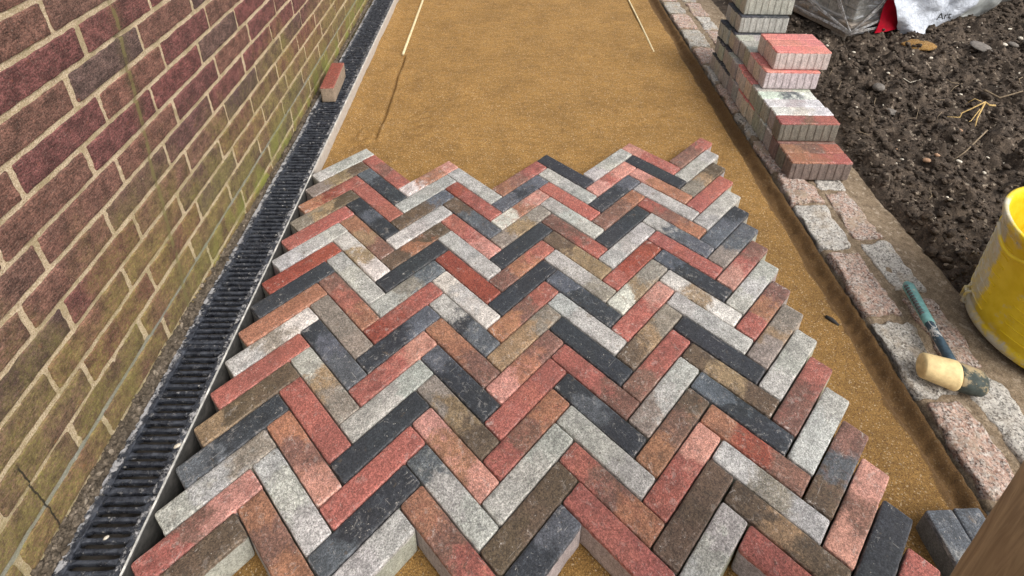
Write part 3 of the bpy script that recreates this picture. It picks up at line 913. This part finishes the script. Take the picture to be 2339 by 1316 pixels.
ilab = {0: 'grey granite sett of the inner kerb row half hidden by the timber post',
        1: 'pinkish granite sett of the inner kerb row, next above the timber post',
        2: 'grey rounded granite sett of the inner kerb row under the mallet head',
        3: 'long pink granite sett of the inner kerb row left of the mallet handle',
        4: 'whitish granite sett of the inner kerb row between two pink ones',
        5: 'muddy pink sett of the inner kerb row at the foot of the block stack'}
for i, (a, b, c, m, w_) in enumerate(inner):
    sett(1.517 + .004 * (i % 2), 1.612 + .003 * (i % 3), a, b, -.027 + .002 * (i % 2), i + 1, c, m, ilab[i], rad(random.uniform(-1.2, 1.2)))
y = .055; i = 0
tone = [PI_, GR_, PI_, WH_, PI_, GR_]
while y < 2.6:
    L = [.19, .16, .21, .17, .15, .20][i % 6]
    lab = 'granite sett of the inner kerb row, %s one counting back under the block stack' % ordn[i]
    if y > .84: lab = 'dusty pale granite sett of the inner kerb row, %s beyond the block stack' % ordn[i - 4]
    if y > 1.75: lab = 'granite sett of the inner kerb row beyond the top edge of the photo'
    sett(1.520, 1.618, y, y + L, -.028, 20 + i, tuple(v * (1.15 if y > .8 else 1) for v in tone[i % 6]), .8 if y < .8 else .7, lab, rad(random.uniform(-1, 1)))
    y += L + .02; i += 1
olab = ['pale granite sett of the outer kerb row, lowest beside the timber post', 'white speckled granite sett of the outer kerb row below the mallet head', 'pink granite sett of the outer kerb row under the mallet handle',
        'grey-white granite sett of the outer kerb row at the tip of the mallet handle', 'long pinkish sett of the outer kerb row in front of the block stack', 'small white-flecked sett of the outer kerb row at the foot of the stack']
for i, (a, b, c, m) in enumerate([(-1.16, -.935, GR_, .5), (-.915, -.700, WH_, .2), (-.678, -.476, PI_, .5), (-.455, -.275, WH_, .45), (-.258, -.052, PI_, .6), (-.040, .02, WH_, .1)]):
    sett(1.640, 1.722 + .005 * (i % 2), a, b, -.029, 50 + i, c, m, olab[i], rad(random.uniform(-1.5, 1.5)))
y = .04; i = 0
while y < 2.6:
    L = [.17, .20, .16, .19][i % 4]
    lab = 'granite sett of the outer kerb row, %s one counting back under the block stack' % ordn[i]
    if y > .84: lab = 'dusty pinkish granite sett of the outer kerb row, %s beyond the block stack' % ordn[i - 4]
    if y > 1.75: lab = 'granite sett of the outer kerb row beyond the top edge of the photo'
    sett(1.645, 1.73, y, y + L, -.030, 70 + i, tone[(i + 3) % 6], .75, lab, rad(random.uniform(-1, 1)))
    y += L + .02; i += 1

# ------------------------------------------------------------------ screed pipes on the sand
g = Geo(); g.tube([(0, y, 0) for y in np.linspace(0, 2.6, 12)], .0062, 12)
p1 = link('screed_rail', g.mesh('screed_rail', [M_PIPE]), None, (.1405, .972, -.0565), (0, 0, rad(-.6)))
tag(p1, 'thick pale screed pipe bedded in sand near the drain', 'pipe', 'screed pipes in the sand')
g = Geo(); g.tube([(0, y, -.010 + .012 * min(1, y / .5)) for y in np.linspace(0, 2.6, 14)], .0048, 10)
p2 = link('screed_rail', g.mesh('screed_rail', [M_PIPE]), None, (1.342, .905, -.0585), (0, 0, rad(-.2)))
tag(p2, 'thinner pale screed pipe sinking into sand near the kerb', 'pipe', 'screed pipes in the sand')

# ------------------------------------------------------------------ mallet
def mallet():
    A = Vector((1.553, -.678, .0)); B = Vector((1.668, -.722, .0)); zc = -.007
    d = (B - A).normalized(); yaw = math.atan2(d.y, d.x)
    t = empty('rubber_mallet', (A.x, A.y, zc), (0, rad(4), yaw))
    tag(t, 'rubber mallet with cream and dirty grey head and teal handle on the kerb setts', 'mallet')
    def axis(prof, mat, name):
        g = Geo(); g.lathe(prof, 36)
        V = np.concatenate(g.V); V = np.stack([V[:, 2], V[:, 0], V[:, 1]], 1)
        return link(name, mesh_np(name, V, np.concatenate(g.F), [mat]), t)
    axis([(0.0005, -.003), (.018, -.003), (.0255, 0), (.0275, .003), (.029, .02), (.031, .045), (.0325, .062), (.0325, .067), (.031, .069), (.0005, .0695)], M_MALW, 'striking_face')
    axis([(0.0005, .0697), (.029, .0697), (.0305, .073), (.0305, .090), (.0295, .106), (.027, .117), (.021, .124), (.012, .127), (.0005, .1275)], M_MALD, 'rubber_end')
    # handle leaves the head's middle and lies across the setts
    h0 = Vector((1.620, -.678, .001)); h1 = Vector((1.668, -.448, -.015))
    Mi = t.matrix_basis.inverted()
    def sect(f0, f1, r0, r1, mat, name, squash=.8, parent=t, seg=16, off=0):
        g = Geo(); n = 9
        pts = []; rs = []
        for i in range(n):
            f = f0 + (f1 - f0) * i / (n - 1)
            p = h0.lerp(h1, f); pts.append(Mi @ (p + Vector((0, 0, off)))); rs.append(r0 + (r1 - r0) * i / (n - 1))
        g.tube(pts, rs, seg)
        return link(name, g.mesh(name, [mat]), parent)
    sect(-.05, .50, .0115, .0105, M_HND2, 'shaft')
    gp_ = sect(.46, .985, .0125, .0145, M_HND1, 'grip')
    sect(.98, 1.03, .0145, .0085, M_HND1, 'grip_end')
    g = Geo()
    for i in range(11):
        f = .56 + i * .038
        p = h0.lerp(h1, f); q = p + (h1 - h0).normalized() * .0045
        ofs = Vector((-.0085, .0015, .0055))
        g.tube([Mi @ (p + ofs), Mi @ (q + ofs)], .0068, 8)
    link('grip_ribs', g.mesh('grip_ribs', [M_HND3]), gp_)
    # oval maker's ring where the grip begins
    g = Geo(); c = h0.lerp(h1, .445) + Vector((0, 0, .0106)); dd = (h1 - h0).normalized(); ss = dd.cross(Vector((0, 0, 1)))
    pts = [Mi @ (c + dd * .017 * math.cos(a) + ss * .0062 * math.sin(a) + Vector((0, 0, -.0022 * math.sin(a) ** 2))) for a in np.linspace(0, 2 * math.pi, 25)]
    g.tube(pts, .0010, 6)
    link('ring_mark', g.mesh('ring_mark', [M_BAG2]), t)
mallet()

# ------------------------------------------------------------------ bucket
def bucket():
    t = empty('bucket', (1.942, -.575, -.038), (0, 0, 0))
    tag(t, 'yellow plastic bucket smeared with grey cement at the right edge', 'bucket')
    H = .306; R0 = .168; R1 = .180
    def rad_at(z): return R0 + (R1 - R0) * z / H
    g = Geo(); prof = [(0.001, .012), (R0 - .02, .012), (R0 - .018, .0), (R0 - .006, .0), (R0 + .001, .006), (R0 + .003, .016), (R0 + .001, .030), (R0 - .002, .034)]
    for z_ in np.linspace(.04, H - .03, 8): prof.append((rad_at(z_), z_))
    prof += [(R1 + .002, H - .02), (R1 + .007, H - .017), (R1 + .009, H), (R1 + .004, H + .002), (R1 - .001, H - .001), (R1 - .006, H - .03), (R0 - .006, .05), (R0 - .02, .022), (.001, .020)]
    g.lathe(prof, 96)
    link('shell', g.mesh('shell', [M_BUCKET]), t)
    g = Geo()
    segs = [(1.05, 3.02), (-2.95, -2.50), (3.30 - 2 * math.pi + 0.0, -2.95)]
    for (a0, a1) in ((1.9, 3.02), (3.34, 4.05), (4.35, 5.6), (.2, 1.6)):
        for k in range(9):
            z_ = .058 + k * .027
            pts = [((rad_at(z_) + .0005) * math.cos(a), (rad_at(z_) + .0005) * math.sin(a), z_) for a in np.linspace(a0, a1, 26)]
            g.tube(pts, .0019, 6)
    link('ribs', g.mesh('ribs', [M_BUCKET]), t)
    # lifting lug low on the left with its dark opening, and the ear by the rim
    g = Geo(); a = 2.62
    c = np.array([math.cos(a), math.sin(a)])
    for da in (-.055, .055):
        b = np.array([math.cos(a + da), math.sin(a + da)])
        g.tube([(b[0] * (R0 - .002), b[1] * (R0 - .002), .014), (b[0] * (R0 + .013), b[1] * (R0 + .013), .020), (b[0] * (R0 + .013), b[1] * (R0 + .013), .050), (b[0] * (R0 - .001), b[1] * (R0 - .001), .062)], .0035, 8)
    pts = [((R0 + .013) * math.cos(a + d_), (R0 + .013) * math.sin(a + d_), .052) for d_ in np.linspace(-.055, .055, 7)]
    g.tube(pts, .0035, 8)
    link('lug', g.mesh('lug', [M_BUCKET]), t)
    g = Geo()
    pts0 = []
    for a in np.linspace(2.66, 3.4, 14):
        pts0.append(((R1 + .011) * math.cos(a), (R1 + .011) * math.sin(a), H - .030 - .028 * math.sin((a - 2.66) / .74 * math.pi)))
    g.tube(pts0, .0045, 10)
    link('handle_lip', g.mesh('handle_lip', [M_BUCKET]), t)
bucket()

# ------------------------------------------------------------------ timber post at the lower right
def post():
    t = empty('timber_post', (1.285, -1.200, -.20), (rad(0.6), rad(-6.8), rad(3)))
    tag(t, 'brown square timber post standing at the lower right corner', 'post')
    V, F = rbox(.100, .100, 1.15, (8, 8, 60), .006)
    V = V + [0, 0, .575]
    V[:, 0] += .0014 * fbm(V * [1, 1, .2], 60, 3, 111); V[:, 1] += .0014 * fbm(V * [1, 1, .2], 60, 3, 112)
    link('stake', mesh_np('stake', V, F, [M_POST]), t)
post()

# ------------------------------------------------------------------ wrapped pallet of blocks
def pallet():
    ang = math.atan2(.32, .95)
    t = empty('wrapped_block_pallet', (2.290, 1.045, -.02), (0, 0, ang))
    tag(t, 'pallet of grey blocks wrapped in clear film behind the kerb stack', 'pallet')
    # local x to the right, y away
    g = Geo()
    for y in (.02, .40, .78): g.box(.0, .98, y, y + .09, .0, .022, .003)
    for x in (.0, .44, .89): g.box(x, x + .09, .02, .86, .0225, .075, .003)
    for y in np.linspace(0.0, .80, 7): g.box(-.01, .99, y, y + .075, .0755, .095, .003)
    link('pallet_base', g.mesh('pallet_base', [M_PALLET]), t)
    g = Geo()
    for k in range(5):
        z0 = .097 + k * .0625
        for i in range(4):
            for j in range(15):
                x0 = .02 + i * .235; y0 = .02 + j * .054
                if 0 < i < 3 and 1 < j < 13 and k < 4: continue
                g.box(x0, x0 + .20 + (.033 if i < 3 else 0), y0, y0 + .052, z0, z0 + .0605, .003)
    M_WB = plain('wrapped_concrete', (.30, .28, .24), .85, 60, .3)
    b_ = link('wrapped_blocks', g.mesh('wrapped_blocks', [M_WB]), t); b_['kind'] = 'stuff'
    # film: pleated skin drawn in at the bottom corner
    pts = []; V = []; F = []
    ring = []
    def ringpts(off):
        x0, x1, y0, y1 = .005 - off, .965 + off, .005 - off, .845 + off
        p = []
        for i in range(60): p.append((x0 + (x1 - x0) * i / 60, y0))
        for i in range(50): p.append((x1, y0 + (y1 - y0) * i / 50))
        for i in range(60): p.append((x1 - (x1 - x0) * i / 60, y1))
        for i in range(50): p.append((x0, y1 - (y1 - y0) * i / 50))
        return p
    hs = np.linspace(.04, .43, 26); n = 220
    for zi, h in enumerate(hs):
        for k, (x, y) in enumerate(ringpts(.006)):
            V.append((x, y, h))
    V = np.array(V)
    s = np.arange(len(V)) % n
    pl = fbm(np.stack([s * .05, V[:, 2] * 2, V[:, 2] * 0], 1), 3, 3, 121)
    d = .016 * pl
    cx, cy = .485, .425
    dirv = np.stack([V[:, 0] - cx, V[:, 1] - cy], 1); dirv /= np.linalg.norm(dirv, axis=1)[:, None]
    V[:, 0] += dirv[:, 0] * (d + .006); V[:, 1] += dirv[:, 1] * (d + .006)
    for zi in range(len(hs) - 1):
        for k in range(n):
            k2 = (k + 1) % n
            F.append((zi * n + k, zi * n + k2, (zi + 1) * n + k2, (zi + 1) * n + k))
    link('film', mesh_np('film', V, np.array(F, np.int32), [M_FILM]), t)
    # tight diagonal pleats running to the lower corner
    g = Geo()
    corner = Vector((-.016, -.016, .055))
    def fan(fix, items):
        for (q, pz, wd) in items:
            for j_ in range(4):
                e_ = q + (j_ - 1.5) * wd; zz_ = pz + (j_ - 1.5) * wd * .35 + .006 * math.sin(7 * q + 3 * j_)
                m_ = .5 + .1 * math.sin(5 * j_ + 9 * q)
                if fix == 'x': pm = Vector((e_ * m_, -.019, .055 + (zz_ - .055) * m_ - .010 * (j_ % 2))); pe = Vector((e_, -.014, zz_))
                else: pm = Vector((-.019, e_ * m_, .055 + (zz_ - .055) * m_ - .010 * (j_ % 2))); pe = Vector((-.014, e_, zz_))
                g.tube([corner + Vector((0, 0, .004 * j_)), pm, pe], [.0035, .0022 - .0005 * (j_ % 2), .0008], 6)
    fan('x', ((.40, .19, .016), (.55, .10, .010), (.22, .30, .008)))
    fan('y', ((.40, .17, .018), (.55, .075, .010), (.20, .33, .008)))
    link('pleats', g.mesh('pleats', [M_PLEAT]), t)
    # red panel of printed film on the right face
    V, F = grid(0, 1, 0, 1, .05, .05)
    V = V.copy(); u = V[:, 0].copy(); v = V[:, 1].copy()
    V[:, 0] = .132 + u * .18 + .015 * v; V[:, 2] = .045 + v * .25
    V[:, 1] = -.026 - .004 * np.sin(v * 9 + u * 5)
    V2 = V.copy(); V2[:, 1] += .0015
    link('red_film', mesh_np('red_film', np.concatenate([V, V2]), np.concatenate([F, F + len(V)]), [M_RED]), t)
pallet()

# polythene sheet thrown over the right of the pallet, with a fragment of print
def sheet():
    t = empty('polythene_sheet', (2.62, 1.06, 0), (0, 0, 0))
    tag(t, 'crumpled white polythene sheet with black print beside the wrapped pallet', 'plastic sheet')
    # foot line on the soil, then the sheet hangs up over the pallet's right-hand face
    bx = np.array([[2.575, 1.100], [2.615, 1.085], [2.645, 1.062], [2.700, 1.080], [2.715, 1.130], [2.76, 1.165], [2.83, 1.19], [2.93, 1.235], [3.03, 1.27], [3.13, 1.305], [3.22, 1.35], [3.26, 1.43]])
    tz = np.linspace(0, 1, len(bx))
    nu, nv = 110, 46
    U_, Vv = np.meshgrid(np.linspace(0, 1, nu), np.linspace(0, 1, nv)); U_ = U_.ravel(); Vv = Vv.ravel()
    X = np.interp(U_, tz, bx[:, 0]); Y = np.interp(U_, tz, bx[:, 1])
    lean = sstep(.0, .35, Vv)
    fx = 2.56 + U_ * .72; fy = 1.045 + (fx - 2.29) * .337 - .058
    X = X * (1 - lean) + fx * lean - .24 * Vv * (1 - U_) ** 2; Y = Y * (1 - lean) + (fy - .08 * Vv * (1 - U_) ** 2) * lean
    Z = .006 + .36 * Vv
    P_ = np.stack([X, Y, Z], 1)
    fold = .034 * fbm(P_, 6, 3, 131, .4) + .010 * np.abs(fbm(P_, 13, 2, 132)) + .010 * np.sin(U_ * 24 + 4 * Vv + 2 * fbm(P_, 3, 2, 133))
    fold -= .018 * np.exp(-((U_ - .44) / .02) ** 2)
    Y = Y - fold * (.3 + .7 * sstep(0, .1, Vv)); X = X + .3 * fold
    V = np.stack([X - 2.62, Y - 1.06, Z], 1)
    i = np.arange(len(V)).reshape(nv, nu)
    F = np.stack([i[:-1, :-1].ravel(), i[:-1, 1:].ravel(), i[1:, 1:].ravel(), i[1:, :-1].ravel()], 1).astype(np.int32)
    V2 = V.copy(); V2[:, 1] += .002
    fr = U_[F].mean(1)
    A = F[fr < .66]; B = F[fr >= .66]
    me = mesh_np('sheet', np.concatenate([V, V2]), np.concatenate([A, A[:, ::-1] + len(V), B, B[:, ::-1] + len(V)]), [M_BAG, M_BAG2])
    mi = np.zeros(len(me.polygons), np.int32); mi[2 * len(A):] = 1
    me.polygons.foreach_set('material_index', mi)
    link('sheet', me, t)
    cu = bpy.data.curves.new('txt', 'FONT'); cu.body = 'Art'; cu.size = .052; cu.extrude = .0006
    tmp = bpy.data.objects.new('txt', cu); C.objects.link(tmp)
    dg = bpy.context.evaluated_depsgraph_get(); me = bpy.data.meshes.new_from_object(tmp.evaluated_get(dg))
    bpy.data.objects.remove(tmp); me.materials.clear(); me.materials.append(M_INK)
    n_ = len(me.vertices); co = np.empty(n_ * 3, np.float32); me.vertices.foreach_get('co', co); co = co.reshape(-1, 3)
    lx = .170 + co[:, 0] * .97 - co[:, 1] * .12; lz = .052 + co[:, 1] + co[:, 0] * .14
    low = V[:nu * nv]
    yy = np.array([low[np.argmin((low[:, 0] - a_) ** 2 + (low[:, 2] - b_) ** 2), 1] for a_, b_ in zip(lx, lz)])
    me.vertices.foreach_set('co', np.stack([lx, yy.min() - .002 + 0 * yy + co[:, 2], lz], 1).astype(np.float32).ravel()); me.update()
    o = link('printed_letters', me, t)
sheet()

# ------------------------------------------------------------------ twigs, roots, pebbles on the soil
def hz(x, y): return float(soil_h(np.array([[x, y, 0.]]))[0])
def twig(pts, r_, mat, name, label, group=None):
    t_ = [(x, y, hz(x, y) + dz) for x, y, dz in pts]
    bx_, by_, bz_ = t_[0]
    g = Geo(); n = len(t_)
    g.tube([(x - bx_, y - by_, z - bz_) for x, y, z in t_], [r_ * (1 - .5 * i / (n - 1)) for i in range(n)], 7)
    o = link(name, g.mesh(name, [mat]), None, (bx_, by_, bz_))
    tag(o, label, 'twig', group)
    return o
root = empty('forked_root', (2.462, .379, hz(2.462, .379) + .012))
tag(root, 'pale forked root lying on the dark soil', 'root')
def branch(pts, r0, r1):
    g = Geo(); n = len(pts)
    P_ = [(x - 2.462, y - .379, hz(x, y) + .008 + dz - root.location[2] + .016) for x, y, dz in pts]
    g.tube(P_, [r0 + (r1 - r0) * i / (n - 1) for i in range(n)], 7)
    link('branch', g.mesh('branch', [M_ROOT]), root)
branch([(2.514, .385, .01), (2.49, .384, .01), (2.462, .379, .006), (2.402, .358, .004), (2.373, .361, .004), (2.346, .333, .002), (2.287, .324, .0)], .0036, .0012)
branch([(2.459, .376, .006), (2.405, .323, .006), (2.349, .259, .004)], .0036, .0016)
branch([(2.427, .351, .004), (2.372, .309, .004), (2.346, .289, .002)], .0018, .001)
branch([(2.453, .386, .006), (2.437, .401, .006), (2.412, .405, .004)], .002, .001)
twig([(2.565, .512, .02), (2.628, .493, .015), (2.681, .466, .02)], .0048, M_TWIG, 'broken_stem', 'thick broken straw-coloured stem on soil beyond the forked root')
twig([(2.313, .636, .014), (2.35, .638, .012), (2.391, .639, .014)], .0022, M_PEB, 'thin_stalk', 'short straight whitish stalk on soil right of the red-topped blocks')
twig([(2.358, .217, .025), (2.305, .18, .018), (2.219, .12, .016), (2.16, .086, .015)], .0030, M_TWIG, 'twig', 'long grey twig pointing down to the round white pebble')
twig([(2.54, .612, .015), (2.51, .612, .016), (2.473, .603, .014)], .0018, M_TWIG, 'twig', 'thin grey twig lying above the forked root')
twig([(2.555, .612, .012), (2.51, .59, .014), (2.473, .561, .012)], .0018, M_TWIG, 'twig', 'thin curved twig crossing just above the forked root')
twig([(2.342, .736, .016), (2.325, .70, .014), (2.311, .658, .014)], .0018, M_TWIG, 'twig', 'small grey twig beside the whitish stalk')
twig([(2.122, .503, .02), (2.10, .47, .016), (2.079, .437, .012)], .0020, M_TWIG, 'twig', 'small twig leaning on a grey stone near the block stack')
twig([(2.862, .661, .016), (2.80, .62, .014), (2.768, .591, .014), (2.777, .57, .012)], .0022, M_TWIG, 'twig', 'forked grey twig at the right edge above the stem')
for k in range(26):
    x = random.uniform(1.95, 3.3); y = random.uniform(-.3, 1.0); a = random.uniform(0, 6.28); L = random.uniform(.03, .09)
    if abs(x - 2.42) < .12 and abs(y - .34) < .12: continue
    twig([(x, y, .012), (x + L * .5 * math.cos(a), y + L * .5 * math.sin(a), .014), (x + L * math.cos(a + .4), y + L * math.sin(a + .4), .011)], .0012, M_TWIG, 'fine_root', 'fine dry root thread lying on the dark soil', 'fine root threads on the soil')

def pebble(x, y, r_, mat, label, group=None, flat=.6, sub=I2, dz=0.5, name='pebble', cat='pebble', jag=.13):
    a, b = scatter(np.array([[0, 0, 0.]]), [r_], sub, int(x * 1000) + int(y * 777), flat, jag)
    o = link(name, mesh_np(name, a, b, [mat]), None, (x, y, hz(x, y) + .008 + r_ * dz))
    tag(o, label, cat, group)
pebble(2.151, .058, .0105, M_PEB, 'round white pebble sitting on dark soil below the long twig')
pebble(2.300, .259, .011, M_PEBB, 'buff pebble on soil just below the forked root')
pebble(2.056, .078, .014, M_PEBB, 'larger buff stone beside its twin on dark soil')
pebble(2.086, .080, .011, M_PEBB, 'smaller buff stone beside its larger twin on dark soil')
pebble(2.134, .408, .026, M_STONE, 'flat grey stone on soil right of the pale grey stacked blocks', None, .35, I3, .4, 'stone', 'stone', .05)
pebble(2.152, .547, .030, M_STONE, 'rounded grey stone on soil beside the pink-topped blocks', None, .6, I3, .4, 'stone', 'stone', .05)
pebble(3.002, .919, .024, M_STONE, 'smooth dark stone near the right edge, left of its neighbour', None, .5, I3, .5, 'stone', 'stone', .03)
pebble(3.060, .905, .034, M_STONE, 'largest smooth dark stone at the right edge of the soil', None, .5, I3, .5, 'stone', 'stone', .03)
pebble(2.836, .900, .050, M_STONE, 'broad flat grey stone at the top right of the soil', None, .25, I3, .5, 'stone', 'stone', .04)
for (x, y, r_) in ((2.269, .676, .0085), (2.945, .903, .012), (2.542, .814, .009), (2.501, .871, .007), (2.744, .928, .007), (1.992, .106, .007), (2.359, .228, .005), (2.873, .702, .006), (2.495, .532, .0075), (2.284, .097, .005), (1.996, .422, .006), (2.212, .015, .007), (2.169, 1.0, .010), (2.242, .901, .007), (2.927, 1.115, .008), (3.118, 1.092, .009), (3.093, .989, .013), (2.926, .952, .013), (2.588, 1.02, .007), (2.31, -.10, .006), (2.05, .22, .005), (1.99, -.12, .005), (1.93, .05, .004), (1.90, -.2, .004)):
    pebble(x, y, r_, M_PEB, 'small pale pebble lying on the dark soil', 'small pale pebbles on the soil')
rr2 = random.Random(21)
for k in range(38):
    x = rr2.uniform(1.9, 3.6); y = rr2.uniform(-.45, 1.4)
    pebble(x, y, rr2.uniform(.0022, .0048), M_PEB if rr2.random() < .6 else M_PEBB, 'small pale pebble lying on the dark soil', 'small pale pebbles on the soil', .7, I1)
# lump of spilt sand on the soil
a, b = scatter(np.array([[0, 0, 0.]]), [.060], I3, 5, .30, .05)
tag(link('sand_lump', mesh_np('sand_lump', a, b, [MS]), None, (2.573, .949, hz(2.573, .949) + .004)), 'small heap of orange sand spilt on the soil', 'sand')
# dark stick fragment on the sand
g = Geo(); g.tube([(0, 0, 0), (.010, -.012, .002), (.020, -.027, .0)], [.0045, .0055, .003], 8)
tag(link('stick_fragment', g.mesh('stick_fragment', [M_DARK]), None, (1.435, -.505, -.060)), 'short dark stick fragment on the sand beside the kerb', 'stick')
# cement crumbs on the grates
for (x, y, r_, lab) in ((-.058, -.985, .0052, 'pale cement crumb in the middle of the nearest drain grate'), (-.012, -.835, .007, 'buff cement lump on the right rim of the second drain grate')):
    a, b = scatter(np.array([[0, 0, 0.]]), [r_], I2, 8, .7, .2)
    tag(link('cement_crumb', mesh_np('cement_crumb', a, b, [M_PEB]), None, (x, y, .001)), lab, 'cement crumb')
